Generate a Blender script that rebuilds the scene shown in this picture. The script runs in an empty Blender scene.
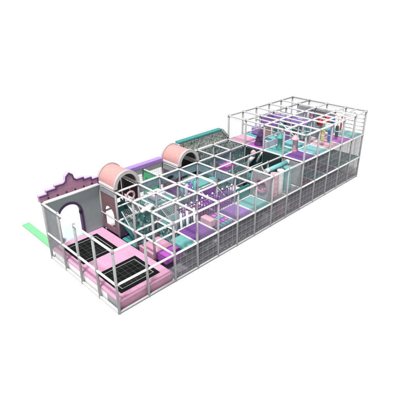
import bpy, bmesh, math, random
from mathutils import Vector, Matrix
random.seed(7)
S = 1.22          # one bay in metres
BY = 1.03         # bay depth factor
Z0, Z1, Z2, Z3, ZM = 0.0, 1.03, 2.174, 3.31, 1.60
ZP = 0.38         # trampoline platform
RP, RR = 0.043, 0.038
scene = bpy.context.scene
col = scene.collection

def W(x, y, z):
    return Vector((x * S, y * BY * S, z * S))

# ------------------------------------------------------------------ materials
def new_mat(name):
    m = bpy.data.materials.new(name); m.use_nodes = True
    nt = m.node_tree; b = nt.nodes['Principled BSDF']
    return m, nt, b

def noise_var(nt, b, colr, amt=0.12, scale=6.0, dirt=0.0):
    tc = nt.nodes.new('ShaderNodeTexCoord')
    n = nt.nodes.new('ShaderNodeTexNoise'); n.inputs['Scale'].default_value = scale; n.inputs['Detail'].default_value = 5
    nt.links.new(tc.outputs['Object'], n.inputs['Vector'])
    r = nt.nodes.new('ShaderNodeValToRGB')
    r.color_ramp.elements[0].position = 0.3; r.color_ramp.elements[1].position = 0.7
    r.color_ramp.elements[0].color = tuple(max(0, c * (1 - amt)) for c in colr) + (1,)
    r.color_ramp.elements[1].color = tuple(min(1, c * (1 + amt)) for c in colr) + (1,)
    nt.links.new(n.outputs['Fac'], r.inputs['Fac'])
    return tc, n, r

def vinyl(name, colr, rough=0.42, amt=0.10, bump=0.06, tiles=None, seam=0.7):
    m, nt, b = new_mat(name)
    tc, n, r = noise_var(nt, b, colr, amt)
    out = r.outputs['Color']
    if tiles:
        br = nt.nodes.new('ShaderNodeTexBrick')
        br.offset = 0.0
        br.inputs['Color1'].default_value = (1, 1, 1, 1); br.inputs['Color2'].default_value = (0.9, 0.9, 0.9, 1)
        br.inputs['Mortar'].default_value = (seam, seam, seam, 1)
        br.inputs['Scale'].default_value = 1.0
        br.inputs['Brick Width'].default_value = tiles[0]; br.inputs['Row Height'].default_value = tiles[1]
        br.inputs['Mortar Size'].default_value = 0.012
        nt.links.new(tc.outputs['Object'], br.inputs['Vector'])
        mx = nt.nodes.new('ShaderNodeMix'); mx.data_type = 'RGBA'; mx.blend_type = 'MULTIPLY'
        mx.inputs['Factor'].default_value = 1.0
        nt.links.new(out, mx.inputs['A']); nt.links.new(br.outputs['Color'], mx.inputs['B'])
        out = mx.outputs['Result']
    nt.links.new(out, b.inputs['Base Color'])
    b.inputs['Roughness'].default_value = rough
    b.inputs['Specular IOR Level'].default_value = 0.35
    n2 = nt.nodes.new('ShaderNodeTexNoise'); n2.inputs['Scale'].default_value = 14; n2.inputs['Detail'].default_value = 4
    nt.links.new(tc.outputs['Object'], n2.inputs['Vector'])
    bp = nt.nodes.new('ShaderNodeBump'); bp.inputs['Strength'].default_value = bump * 4; bp.inputs['Distance'].default_value = 0.02
    nt.links.new(n2.outputs['Fac'], bp.inputs['Height']); nt.links.new(bp.outputs['Normal'], b.inputs['Normal'])
    return m

M = {}
M['ground'] = vinyl('white_floor', (0.63, 0.63, 0.63), 1.0, 0.01, 0.0)
M['ground'].node_tree.nodes['Principled BSDF'].inputs['Specular IOR Level'].default_value = 0.0
M['pipe'] = vinyl('shaded_post_foam', (0.33, 0.33, 0.335), 0.5, 0.07, 0.03)  # darker than the rails: shade on the uprights put into the colour
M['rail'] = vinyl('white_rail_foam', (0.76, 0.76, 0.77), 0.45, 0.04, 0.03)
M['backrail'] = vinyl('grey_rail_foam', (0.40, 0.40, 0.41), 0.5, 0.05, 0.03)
M['padpost'] = vinyl('mauve_post_pad', (0.27, 0.255, 0.28), 0.5, 0.08, 0.03)
M['net'] = vinyl('net_cord', (0.31, 0.305, 0.33), 0.8, 0.1, 0.0)
M['netmid'] = vinyl('mid_grey_net_cord', (0.24, 0.24, 0.25), 0.8, 0.1, 0.0)
M['netlight'] = vinyl('pale_grey_net_cord', (0.36, 0.37, 0.39), 0.8, 0.1, 0.0)
M['netwhite'] = vinyl('white_net_cord', (0.62, 0.62, 0.63), 0.8, 0.05, 0.0)
M['netpurple'] = vinyl('purple_cord', (0.19, 0.09, 0.28), 0.7, 0.1, 0.0)
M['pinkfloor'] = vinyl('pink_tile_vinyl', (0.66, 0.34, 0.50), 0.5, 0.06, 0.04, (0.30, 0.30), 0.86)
M['pink'] = vinyl('pink_vinyl', (0.60, 0.30, 0.43), 0.42)
M['palepink'] = vinyl('pale_pink_vinyl', (0.60, 0.36, 0.42), 0.42)
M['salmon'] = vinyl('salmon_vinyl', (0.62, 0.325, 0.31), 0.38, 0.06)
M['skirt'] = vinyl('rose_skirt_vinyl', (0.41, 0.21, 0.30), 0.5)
M['skirtwhite'] = vinyl('white_skirt_vinyl', (0.80, 0.80, 0.80), 0.5, 0.02)
M['skirtshade'] = vinyl('shaded_skirt_vinyl', (0.30, 0.31, 0.31), 0.5)  # shade at the skirt's corner end put into a darker grey
M['magenta'] = vinyl('magenta_vinyl', (0.40, 0.09, 0.46), 0.4)
M['purple'] = vinyl('purple_vinyl', (0.17, 0.065, 0.28), 0.4, 0.1, 0.06, (2.0, 0.17), 0.6)
M['purpleplain'] = vinyl('purple_plain_vinyl', (0.26, 0.13, 0.42), 0.4)
M['darkpurple'] = vinyl('dark_purple_vinyl', (0.085, 0.035, 0.12), 0.45)
M['lavender'] = vinyl('lavender_vinyl', (0.38, 0.23, 0.60), 0.4, 0.05)
M['edge'] = vinyl('edging_vinyl', (0.10, 0.045, 0.15), 0.5)
M['cap'] = vinyl('pale_mauve_vinyl', (0.55, 0.42, 0.66), 0.45, 0.05)
M['teal'] = vinyl('teal_vinyl', (0.13, 0.37, 0.36), 0.4)
M['tealdeep'] = vinyl('deep_teal_vinyl', (0.05, 0.26, 0.25), 0.42)
M['tealdark'] = vinyl('dark_teal_vinyl', (0.06, 0.17, 0.17), 0.5)
M['cyan'] = vinyl('cyan_vinyl', (0.17, 0.46, 0.49), 0.4)
M['bluegrey'] = vinyl('blue_grey_vinyl', (0.20, 0.29, 0.33), 0.5, 0.2)
M['greyteal'] = vinyl('grey_teal_panel', (0.29, 0.36, 0.355), 0.55, 0.04)
M['mauve'] = vinyl('mauve_panel', (0.37, 0.19, 0.285), 0.5, 0.12)
M['brown'] = vinyl('brown_mauve_panel', (0.20, 0.115, 0.13), 0.55, 0.15)
M['grey'] = vinyl('grey_panel', (0.33, 0.34, 0.36), 0.5)
M['darkgrey'] = vinyl('dark_grey_vinyl', (0.24, 0.23, 0.265), 0.7, 0.15, 0.05, (0.6, 0.6), 0.6)
M['beigegrey'] = vinyl('warm_grey_trim', (0.50, 0.475, 0.465), 0.45, 0.06)
M['white'] = vinyl('white_vinyl', (0.70, 0.70, 0.71), 0.4, 0.03)
M['line'] = vinyl('grey_white_line', (0.34, 0.35, 0.35), 0.7, 0.05)
M['lilac'] = vinyl('lilac_white_vinyl', (0.60, 0.56, 0.68), 0.45, 0.04)
M['black'] = vinyl('black_vinyl', (0.010, 0.012, 0.013), 0.5)
M['blackgreen'] = vinyl('black_green_vinyl', (0.018, 0.040, 0.038), 0.5)
M['green'] = vinyl('bright_green_vinyl', (0.06, 0.48, 0.20), 0.4, 0.25)
M['kerbgreen'] = vinyl('green_kerb_foam', (0.19, 0.55, 0.27), 0.5, 0.05)
M['red'] = vinyl('red_vinyl', (0.50, 0.015, 0.02), 0.35)
M['yellow'] = vinyl('yellow_vinyl', (0.70, 0.55, 0.20), 0.35)
M['blue'] = vinyl('blue_vinyl', (0.03, 0.10, 0.45), 0.35)
M['maroon'] = vinyl('maroon_vinyl', (0.15, 0.045, 0.075), 0.45)
M['bluefig'] = vinyl('pale_blue_vinyl', (0.40, 0.47, 0.55), 0.5, 0.1)
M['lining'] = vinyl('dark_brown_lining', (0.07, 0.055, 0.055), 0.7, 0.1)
M['paleblue'] = vinyl('pale_blue_mat', (0.50, 0.565, 0.63), 0.7, 0.03)

def speckled(name, cols, scale, rough=0.5):
    m, nt, b = new_mat(name)
    tc = nt.nodes.new('ShaderNodeTexCoord')
    nz = nt.nodes.new('ShaderNodeTexNoise'); nz.inputs['Scale'].default_value = 5
    nt.links.new(tc.outputs['Object'], nz.inputs['Vector'])
    mx = nt.nodes.new('ShaderNodeMix'); mx.data_type = 'RGBA'; mx.inputs['Factor'].default_value = 0.12
    nt.links.new(tc.outputs['Object'], mx.inputs['A']); nt.links.new(nz.outputs['Color'], mx.inputs['B'])
    v = nt.nodes.new('ShaderNodeTexVoronoi'); v.inputs['Scale'].default_value = scale
    nt.links.new(mx.outputs['Result'], v.inputs['Vector'])
    sp = nt.nodes.new('ShaderNodeSeparateColor'); nt.links.new(v.outputs['Color'], sp.inputs['Color'])
    r = nt.nodes.new('ShaderNodeValToRGB'); r.color_ramp.interpolation = 'CONSTANT'
    while len(r.color_ramp.elements) < len(cols): r.color_ramp.elements.new(0.5)
    for i, c in enumerate(cols):
        r.color_ramp.elements[i].position = i / len(cols); r.color_ramp.elements[i].color = tuple(c) + (1,)
    nt.links.new(sp.outputs['Red'], r.inputs['Fac']); nt.links.new(r.outputs['Color'], b.inputs['Base Color'])
    b.inputs['Roughness'].default_value = rough
    return m
M['terrazzo'] = speckled('speckled_print_vinyl', [(0.66, 0.66, 0.58), (0.14, 0.16, 0.15), (0.74, 0.73, 0.68), (0.36, 0.37, 0.31), (0.24, 0.46, 0.42), (0.70, 0.69, 0.62), (0.44, 0.55, 0.50)], 21)
M['jungle'] = speckled('leafy_print_vinyl', [(0.03, 0.19, 0.16), (0.02, 0.09, 0.085), (0.07, 0.32, 0.26), (0.04, 0.15, 0.14), (0.42, 0.44, 0.45), (0.04, 0.24, 0.21)], 13)
M['jungledull'] = speckled('dull_leafy_print_vinyl', [(0.14, 0.27, 0.27), (0.18, 0.24, 0.27), (0.10, 0.32, 0.31), (0.46, 0.46, 0.44), (0.17, 0.22, 0.25), (0.13, 0.26, 0.27)], 14)
M['speckdull'] = speckled('pale_speckled_vinyl', [(0.20, 0.27, 0.28), (0.14, 0.20, 0.22), (0.45, 0.44, 0.40), (0.25, 0.30, 0.31), (0.12, 0.22, 0.22), (0.50, 0.50, 0.48)], 13)
M['stripe'] = speckled('magenta_speckle_vinyl', [(0.50, 0.08, 0.50), (0.42, 0.06, 0.45), (0.60, 0.16, 0.55)], 10)

def tramp_bed():
    m, nt, b = new_mat('black_grid_bed')
    tc = nt.nodes.new('ShaderNodeTexCoord')
    br = nt.nodes.new('ShaderNodeTexBrick'); br.offset = 0.0
    br.inputs['Color1'].default_value = (0.004, 0.0045, 0.0045, 1); br.inputs['Color2'].default_value = (0.010, 0.011, 0.011, 1)
    br.inputs['Mortar'].default_value = (0.05, 0.054, 0.054, 1); br.inputs['Scale'].default_value = 1.0  # paler grid lines drawn over the black
    br.inputs['Brick Width'].default_value = 0.235; br.inputs['Row Height'].default_value = 0.235; br.inputs['Mortar Size'].default_value = 0.009
    nt.links.new(tc.outputs['Object'], br.inputs['Vector'])
    nt.links.new(br.outputs['Color'], b.inputs['Base Color'])
    b.inputs['Roughness'].default_value = 0.75; b.inputs['Specular IOR Level'].default_value = 0.1
    return m
M['bed'] = tramp_bed()
M['edgepad'] = vinyl('black_edge_pad', (0.006, 0.007, 0.007), 0.7)
M['edgepad'].node_tree.nodes['Principled BSDF'].inputs['Specular IOR Level'].default_value = 0.12

# ------------------------------------------------------------------ mesh helper
class MB:
    def __init__(self): self.bm = bmesh.new()
    def _mv(self, vs, mat): bmesh.ops.transform(self.bm, matrix=mat, verts=vs)
    def box(self, a, b, bev=0.0, seg=2):          # metres
        a, b = Vector(a), Vector(b)
        t = bmesh.new()
        bmesh.ops.create_cube(t, size=1.0)
        d = b - a
        bmesh.ops.transform(t, matrix=Matrix.Translation((a + b) / 2) @ Matrix.Diagonal((abs(d.x), abs(d.y), abs(d.z), 1)), verts=t.verts)
        if bev > 0:
            bmesh.ops.bevel(t, geom=t.edges[:], offset=min(bev, 0.45 * min(abs(d.x), abs(d.y), abs(d.z))), segments=seg, affect='EDGES', profile=0.5)
        self.join(t); return self
    def join(self, t, mat=None):
        if mat is not None: bmesh.ops.transform(t, matrix=mat, verts=t.verts)
        mp = {}
        for v in t.verts: mp[v] = self.bm.verts.new(v.co)
        for f in t.faces:
            g = self.bm.faces.new([mp[v] for v in f.verts]); g.smooth = f.smooth
        t.free()
    def bbox(self, x0, x1, y0, y1, z0, z1, bev=0.0, seg=2):   # bay units
        return self.box(W(x0, y0, z0), W(x1, y1, z1), bev, seg)
    def tube(self, p, q, r, seg=12, r2=None, caps=True):
        p, q = Vector(p), Vector(q); d = q - p
        t = bmesh.new()
        bmesh.ops.create_cone(t, cap_ends=caps, cap_tris=False, segments=seg, radius1=r, radius2=r if r2 is None else r2, depth=d.length)
        for f in t.faces: f.smooth = len(f.verts) == 4
        m = Matrix.Translation((p + q) / 2) @ d.to_track_quat('Z', 'Y').to_matrix().to_4x4()
        self.join(t, m); return self
    def ball(self, c, r, sc=(1, 1, 1), u=14, v=10):
        t = bmesh.new(); bmesh.ops.create_uvsphere(t, u_segments=u, v_segments=v, radius=r)
        for f in t.faces: f.smooth = True
        self.join(t, Matrix.Translation(Vector(c)) @ Matrix.Diagonal((*sc, 1))); return self
    def lathe(self, c, prof, seg=20):             # prof: (radius, z) metres
        t = bmesh.new(); rings = []
        for r, z in prof:
            rings.append([t.verts.new((r * math.cos(2 * math.pi * i / seg), r * math.sin(2 * math.pi * i / seg), z)) for i in range(seg)])
        for a, b in zip(rings, rings[1:]):
            for i in range(seg):
                f = t.faces.new((a[i], a[(i + 1) % seg], b[(i + 1) % seg], b[i])); f.smooth = True
        t.faces.new(rings[0][::-1]); t.faces.new(rings[-1])
        self.join(t, Matrix.Translation(Vector(c))); return self
    def prism(self, pts, d):                       # planar outline (metres) swept by vector d
        d = Vector(d); pts = [Vector(p) for p in pts]
        t = bmesh.new()
        a = [t.verts.new(p) for p in pts]; b = [t.verts.new(p + d) for p in pts]
        n = len(pts)
        t.faces.new(a[::-1]); t.faces.new(b)
        for i in range(n): t.faces.new((a[i], a[(i + 1) % n], b[(i + 1) % n], b[i]))
        bmesh.ops.recalc_face_normals(t, faces=t.faces[:])
        self.join(t); return self
    def ribbon(self, inner, outer, d):             # band between two open outlines, swept by d
        d = Vector(d)
        n = len(inner)
        for i in range(n - 1):
            q = [inner[i], inner[i + 1], outer[i + 1], outer[i]]
            t = bmesh.new()
            a = [t.verts.new(p) for p in q]; b = [t.verts.new(Vector(p) + d) for p in q]
            t.faces.new(a[::-1]); t.faces.new(b)
            t.faces.new((a[0], a[1], b[1], b[0])); t.faces.new((a[2], a[3], b[3], b[2]))
            if i == 0: t.faces.new((a[3], a[0], b[0], b[3]))
            if i == n - 2: t.faces.new((a[1], a[2], b[2], b[1]))
            bmesh.ops.recalc_face_normals(t, faces=t.faces[:])
            self.join(t)
        return self
    def net(self, p, u, v, cell=0.125, r=0.0065, sag=0.0):   # square mesh of cords in the plane p + u + v
        p, u, v = Vector(p), Vector(u), Vector(v)
        nu, nv = max(1, round(u.length / cell)), max(1, round(v.length / cell))
        nrm = u.cross(v).normalized()
        def pt(a, b):
            s = sag * math.sin(math.pi * a) * math.sin(math.pi * b)
            return p + u * a + v * b + nrm * s
        def cord(pts, side):
            side = side.normalized() * r; nn = nrm * r
            rings = [[self.bm.verts.new(q + o) for o in (side, nn, -side, -nn)] for q in pts]
            for a, b in zip(rings, rings[1:]):
                for k in range(4): self.bm.faces.new((a[k], a[(k + 1) % 4], b[(k + 1) % 4], b[k]))
        st = [i / 6 for i in range(7)] if sag else [0, 1]
        for i in range(nu + 1): cord([pt(i / nu, s) for s in st], u)
        for j in range(nv + 1): cord([pt(s, j / nv) for s in st], v)
        return self
    def build(self, name, mat, parent=None, origin=None):
        bm = self.bm
        me = bpy.data.meshes.new(name)
        if parent is not None:
            o0 = world_origin(parent)
        else:
            if origin is None:
                xs = [v.co for v in bm.verts]
                o0 = Vector(((min(c.x for c in xs) + max(c.x for c in xs)) / 2, (min(c.y for c in xs) + max(c.y for c in xs)) / 2, min(c.z for c in xs)))
            else: o0 = Vector(origin)
        bmesh.ops.translate(bm, verts=bm.verts, vec=-o0)
        bm.to_mesh(me); bm.free()
        me.materials.append(mat)
        o = bpy.data.objects.new(name, me); col.objects.link(o)
        if parent is not None: o.parent = parent
        else: o.location = o0
        return o

def world_origin(o):
    v = Vector((0, 0, 0))
    while o is not None:
        v += o.location; o = o.parent
    return v

def tag(o, label, cat, group=None):
    o['label'] = label; o['category'] = cat; o['kind'] = 'thing'
    if group: o['group'] = group
    return o
def thing(name, loc, label, cat, group=None):
    o = bpy.data.objects.new(name, None); o.empty_display_size = 0.1; col.objects.link(o); o.location = loc
    return tag(o, label, cat, group)

# ------------------------------------------------------------------ setting
g = MB(); g.box((-1500, -1500, -0.1), (1500, 1500, 0.0))
gr = g.build('ground', M['ground'], None, (0, 0, 0)); gr['kind'] = 'structure'
m_ = MB(); m_.bbox(2.06, 14.0, 0.02, 4.0, 0.003, 0.02)  # added dark sheet: shade under the decks put into the floor colour
fm = m_.build('floor_shade_sheet', M['darkgrey']); fm['kind'] = 'structure'

# ------------------------------------------------------------------ frames
def post(parent, x, y, top, levels, mat='pipe', r=RP):
    b = MB()
    b.tube(W(x, y, 0.012), W(x, y, top + 0.02), r * S, 14)
    for z in levels: b.tube(W(x, y, z - 0.055), W(x, y, z + 0.05), (r + 0.005) * S, 14)
    b.tube(W(x, y, 0), W(x, y, 0.013), r * S + 0.016, 14)
    return b.build('post', M[mat], parent)
def rail(parent, p, q, r=RR, mat='rail'):
    return MB().tube(W(*p), W(*q), r * S, 12).build('rail', M[mat], parent)
def net(parent, p, u, v, mat='net', cell=0.125, sag=0.0, r=0.0065, coarse=0):
    b = MB().net(W(*p), W(*u), W(*v), cell, r, sag)
    if coarse: b.net(W(p[0], p[1] - 0.008, p[2]), W(*u), W(*v), coarse, 0.0062, 0)      # lacing cords carrying the fine mesh
    return b.build('net', M[mat], parent)

tf = thing('trampoline_enclosure', W(0.9, 2, 0), 'open grey pipe enclosure around the pink trampoline floor', 'climbing frame')
for y in range(5):
    post(tf, -0.2, y, Z2, [Z1, Z2]); post(tf, 2, y, Z2, [Z1, Z2])
post(tf, 0.9, 0, Z2, [Z1, Z2])
for z in (0.05, Z1, Z2):
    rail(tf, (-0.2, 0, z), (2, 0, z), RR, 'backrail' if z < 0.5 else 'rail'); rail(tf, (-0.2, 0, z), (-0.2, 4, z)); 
    if z > 0.5: rail(tf, (2, 0, z), (2, 4, z))
rail(tf, (-0.2, 3.96, Z2), (2, 3.96, Z2))
for y in range(4):
    if y == 3: net(tf, (-0.2, y, Z1), (0, 1, 0), (0, 0, Z2 - Z1), 'netlight', 0.07, 0.0, 0.004); net(tf, (-0.2, y, ZP), (0, 1, 0), (0, 0, Z1 - ZP), 'netlight', 0.07, 0, 0.004)

pf = thing('climbing_structure', W(5.5, 2, 0), 'long low pipe frame of white topped rails between trampolines and tower', 'climbing frame')
for x in range(3, 9):
    for y in range(5):
        post(pf, x, y, Z2, [Z1, Z2], 'pipe' if y == 0 else 'padpost', RP if y == 0 else RP)
for y in range(5):
    rail(pf, (2, y, Z2), (9, y, Z2)); rail(pf, (2, y, Z1), (9, y, Z1))
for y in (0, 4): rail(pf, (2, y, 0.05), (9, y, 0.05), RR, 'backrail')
for x in (3, 4, 6, 7): rail(pf, (x, 0, Z2), (x, 4, Z2))
rail(pf, (5, 1, Z2), (5, 4, Z2)); rail(pf, (8, 3, Z2), (8, 4, Z2))
for x in range(3, 9): rail(pf, (x, 0, Z1), (x, 4, Z1))
for y in (2, 3): rail(pf, (3, y, ZM), (6, y, ZM))
for x in (3, 4, 5, 6): rail(pf, (x, 2, ZM), (x, 3, ZM))
for x in range(2, 9): net(pf, (x, 0.0, 0.05), (1, 0, 0), (0, 0, Z1 - 0.05), 'net', 0.055, 0.0, 0.0040, 0.30)
for x in (3, 4): net(pf, (x, 4, Z1), (1, 0, 0), (0, 0, Z2 - Z1), 'netwhite', 0.12, 0.0, 0.008)
for x in range(3, 9): net(pf, (x, 0.0, Z1), (1, 0, 0), (0, 0, Z2 - Z1), 'netlight', 0.055, 0.0, 0.0026)
for x in (4, 6): net(pf, (x, 1, Z1), (0, 1, 0), (0, 0, Z2 - Z1), 'netlight', 0.06, 0.0, 0.003)
for x in (3, 6, 7): net(pf, (x, 2, Z1), (1, 0, 0), (0, 0, Z2 - Z1), 'netlight', 0.06, 0.0, 0.003)
for y in (1, 2): net(pf, (3, y, Z1), (0, 1, 0), (0, 0, Z2 - Z1), 'netlight', 0.06, 0.0, 0.003)

tw = thing('climbing_tower', W(11.5, 2, 0), 'tall three storey pipe tower frame at the far end', 'climbing frame')
for x in range(9, 15):
    for y in range(5): post(tw, x, y, Z3, [Z1, Z2, Z3], 'pipe' if (y in (0, 4) or x in (9, 14)) else 'padpost')
for y in range(5):
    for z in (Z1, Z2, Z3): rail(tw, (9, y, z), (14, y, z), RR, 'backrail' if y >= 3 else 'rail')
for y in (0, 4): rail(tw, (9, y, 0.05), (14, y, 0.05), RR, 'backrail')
rail(tw, (14, 0, 0.05), (14, 4, 0.05), RR, 'backrail')
for x in range(9, 15):
    for z in (Z1, Z2, Z3): rail(tw, (x, 0, z), (x, 4, z), RR, 'backrail' if x == 14 else 'rail')
for x in (10, 11, 12, 13): rail(tw, (x, 1, Z2 + 0.55), (x, 4, Z2 + 0.55), 0.026, 'backrail')
for y in (2, 3): rail(tw, (9, y, Z2 + 0.55), (14, y, Z2 + 0.55), 0.026, 'backrail')
for x in (9.5, 10.5): rail(tw, (x, 1, Z3), (x, 3, Z3), 0.028)
for x in (7, 8): rail(pf, (x, 1, ZM), (x, 3, ZM), 0.03)
rail(pf, (6, 2, ZM), (9, 2, ZM), 0.03); rail(pf, (2, 3, ZM), (3, 3, ZM), 0.03); rail(pf, (2.5, 2, Z1), (2.5, 4, Z1), 0.03); rail(pf, (3.5, 2, ZM), (3.5, 3, ZM), 0.03)
rail(tw, (11, 0.5, Z3), (14, 0.5, Z3)); rail(tw, (12.5, 0, Z3), (12.5, 1, Z3)); rail(tw, (11.5, 0, Z3), (11.5, 1, Z3))
for k in range(1, 6): rail(tw, (14, 0, Z2 + k * (Z3 - Z2) / 6), (14, 1, Z2 + k * (Z3 - Z2) / 6), 0.03)
for x in range(9, 14):
    net(tw, (x, 0.0, 0.05), (1, 0, 0), (0, 0, Z1 - 0.05), 'net', 0.055, 0.0, 0.0040, 0.30)
    net(tw, (x, 0.0, Z1), (1, 0, 0), (0, 0, Z2 - Z1), 'net', 0.055, 0.0, 0.0030, 0.36)
for y in range(4):
    for a, b in ((0.05, Z1), (Z1, Z2)): net(tw, (14, y, a), (0, 1, 0), (0, 0, b - a), 'netmid', 0.05, 0.0, 0.007)
    if y: net(tw, (14, y, Z2), (0, 1, 0), (0, 0, Z3 - Z2), 'netwhite', 0.12, 0, 0.006)
for x in range(9, 14): net(tw, (x, 4, Z2), (1, 0, 0), (0, 0, Z3 - Z2), 'netwhite', 0.08, 0.0, 0.003)
net(tw, (9, 3, Z2), (0, 1, 0), (0, 0, Z3 - Z2), 'netwhite', 0.10, 0.0, 0.0035)
for x in range(9, 14): net(tw, (x, 0, Z2), (1, 0, 0), (0, 0, Z3 - Z2), 'netlight', 0.06, 0.0, 0.0018)

# ------------------------------------------------------------------ trampoline zone
pl = thing('trampoline_platform', W(0.9, 2, 0), 'raised pink tiled platform the two black trampolines sit in', 'platform')
b = MB(); b.bbox(-0.13, 1.93, 0.07, 4.02, 0.30, ZP, 0.015); b.build('top_pad', M['pinkfloor'], pl)
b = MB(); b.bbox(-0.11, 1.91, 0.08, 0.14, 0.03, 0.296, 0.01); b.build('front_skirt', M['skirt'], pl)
b = MB(); b.bbox(-0.12, -0.07, 0.72, 3.92, 0.02, 0.296, 0.01); b.build('white_side_skirt', M['skirtwhite'], pl)
b = MB(); b.bbox(-0.12, -0.07, 0.15, 0.715, 0.02, 0.296, 0.01); b.build('shaded_side_skirt', M['skirtshade'], pl)  # corner end of the side skirt, its shade painted in
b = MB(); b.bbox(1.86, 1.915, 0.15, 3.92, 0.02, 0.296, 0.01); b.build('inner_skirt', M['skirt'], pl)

def trampoline(x0, x1, y0, y1, label):
    t = thing('trampoline', W((x0 + x1) / 2, (y0 + y1) / 2, ZP), label, 'trampoline', 'trampolines set in the pink floor')
    fr = 0.13
    b = MB()
    for a in ((x0, x1, y0, y0 + fr), (x0, x1, y1 - fr, y1), (x0, x0 + fr, y0 + fr, y1 - fr), (x1 - fr, x1, y0 + fr, y1 - fr)):
        b.bbox(a[0], a[1], a[2], a[3], ZP + 0.002, ZP + 0.03, 0.012)
    b.build('edge_pad', M['edgepad'], t)
    b = MB(); b.bbox(x0 + fr, x1 - fr, y0 + fr, y1 - fr, ZP + 0.002, ZP + 0.014); b.build('bed', M['bed'], t)
    e, w = fr, 0.022
    b = MB()
    for a in ((x0 + e, x1 - e, y0 + e, y0 + e + w), (x0 + e, x1 - e, y1 - e - w, y1 - e), (x0 + e, x0 + e + w, y0 + e + w, y1 - e - w), (x1 - e - w, x1 - e, y0 + e + w, y1 - e - w)):
        b.bbox(a[0], a[1], a[2], a[3], ZP + 0.016, ZP + 0.021)
    b.build('white_border_line', M['line'], t)
trampoline(0.12, 1.62, 0.31, 1.60, 'black square trampoline nearest the front corner of the pink floor')
trampoline(0.10, 1.50, 2.38, 3.74, 'black square trampoline in front of the arched castle wall')

# castle wall with arched doorway
def arch_pts(xc, hw, z0, zs, n=18):
    """open outline, left foot to right foot, springing at zs"""
    pts = [(xc - hw, z0)]
    for i in range(n + 1):
        a = math.pi - math.pi * i / n
        pts.append((xc + hw * math.cos(a), zs + hw * math.sin(a)))
    pts.append((xc + hw, z0)); return pts
cw = thing('castle_wall', W(0.9, 4, 0), 'grey green wall with arched doorway and stepped mauve castle crest', 'wall')
yc = 4.03
op = arch_pts(0.72, 0.47, ZP - 0.05, 1.36)
outl = [(-0.17, ZP - 0.05)] + [(-0.17, Z2 - 0.03), (1.98, Z2 - 0.03), (1.98, ZP - 0.05)] + op[::-1]
b = MB(); b.prism([W(x, yc, z) for x, z in outl], W(0, 0.06, 0)); b.build('wall_panel', M['greyteal'], cw)
inn = [W(x, yc - 0.03, z) for x, z in arch_pts(0.72, 0.42, ZP + 0.004, 1.36)]
out = [W(x, yc - 0.03, z) for x, z in arch_pts(0.72, 0.50, ZP + 0.004, 1.36)]
b = MB(); b.ribbon(inn, out, W(0, 0.14, 0)); b.build('arch_trim', M['darkpurple'], cw)
stp = [(0.0, 2.50), (0.0, 2.56), (0.32, 2.56), (0.32, 2.645), (0.62, 2.645), (0.70, 2.70), (0.74, 2.86), (0.88, 2.97), (1.02, 2.86), (1.06, 2.70), (1.14, 2.645), (1.42, 2.645), (1.42, 2.56), (1.72, 2.56), (1.72, 2.46), (1.98, 2.46)]
crest = [(-0.28, 2.245), (-0.28, 2.45), (0.0, 2.45)] + stp[1:] + [(1.98, 2.245)]
b = MB(); b.prism([W(x, 3.97, z) for x, z in crest], W(0, 0.12, 0)); cr = b.build('castle_crest', M['mauve'], cw)
def offset_line(pts, d):
    """outline moved sideways by d, mitred"""
    out = []
    for k, p in enumerate(pts):
        def nrm(a, b):
            dx, dz = b[0] - a[0], b[1] - a[1]; L = math.hypot(dx, dz); return (dz / L, -dx / L)
        n1 = nrm(pts[k - 1], p) if k > 0 else nrm(p, pts[k + 1])
        n2 = nrm(p, pts[k + 1]) if k < len(pts) - 1 else n1
        q = 1 + n1[0] * n2[0] + n1[1] * n2[1]
        out.append((p[0] + d * (n1[0] + n2[0]) / q, p[1] + d * (n1[1] + n2[1]) / q))
    return out
edge = crest[1:]
b = MB(); b.ribbon([W(x, 3.952, z) for x, z in offset_line(edge, 0.048)], [W(x, 3.952, z) for x, z in offset_line(edge, 0.002)], W(0, 0.016, 0)); b.build('crest_edging', M['edge'], cr)
b = MB()
for a, c in zip(crest[1:-1], crest[2:-1]):
    if abs(a[0] - c[0]) > 0.03:
        x0, x1 = a[0], c[0]
        b.prism([W(x0, 3.965, a[1] + 0.004), W(x1, 3.965, c[1] + 0.004), W(x1, 3.965, c[1] + 0.028), W(x0, 3.965, a[1] + 0.028)], W(0, 0.135, 0))
b.build('crest_cap', M['cap'], cr)
b = MB()
for i in range(6):
    x = 0.0 + i * 0.335
    b.bbox(x, x + 0.055, 3.957, 3.975, 2.285, 2.33)
b.build('crest_studs', M['black'], cr)

# pale mat and green kerb outside
b = MB(); b.bbox(0.12, 1.6, 4.16, 5.7, 0.003, 0.02); tag(b.build('entrance_mat', M['paleblue']), 'pale blue floor mat beyond the castle doorway', 'mat')
b = MB(); b.bbox(0.02, 0.31, 4.3, 6.9, 0.0, 0.07, 0.02); 
tag(b.build('floor_kerb', M['kerbgreen']), 'flat green foam strip running out from the castle wall corner', 'kerb')
for x, z, mt, lb in ((1.12, 1.36, 'black', 'black rounded knob on the right jamb of the castle doorway'), (0.33, 1.46, 'grey', 'grey rounded knob on the left jamb of the castle doorway')):
    b = MB(); b.ball(W(x, 4.02, z), 0.085, (0.75, 0.8, 1.35)).tube(W(x + (0.08 if x > 0.7 else -0.08), 4.02, z), W(x, 4.02, z), 0.03, 10)
    tag(b.build('door_knob', M[mt]), lb, 'knob', 'knobs on the castle doorway')
b = MB(); b.lathe(W(0.42, 4.7, 0.022), [(0.20, 0), (0.22, 0.05), (0.22, 0.5), (0.16, 0.62), (0.17, 0.8), (0.12, 0.95), (0.03, 1.0)], 22)
tag(b.build('soft_bollard', M['bluefig']), 'pale blue soft bollard on the mat seen through the castle doorway', 'bollard')

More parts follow.
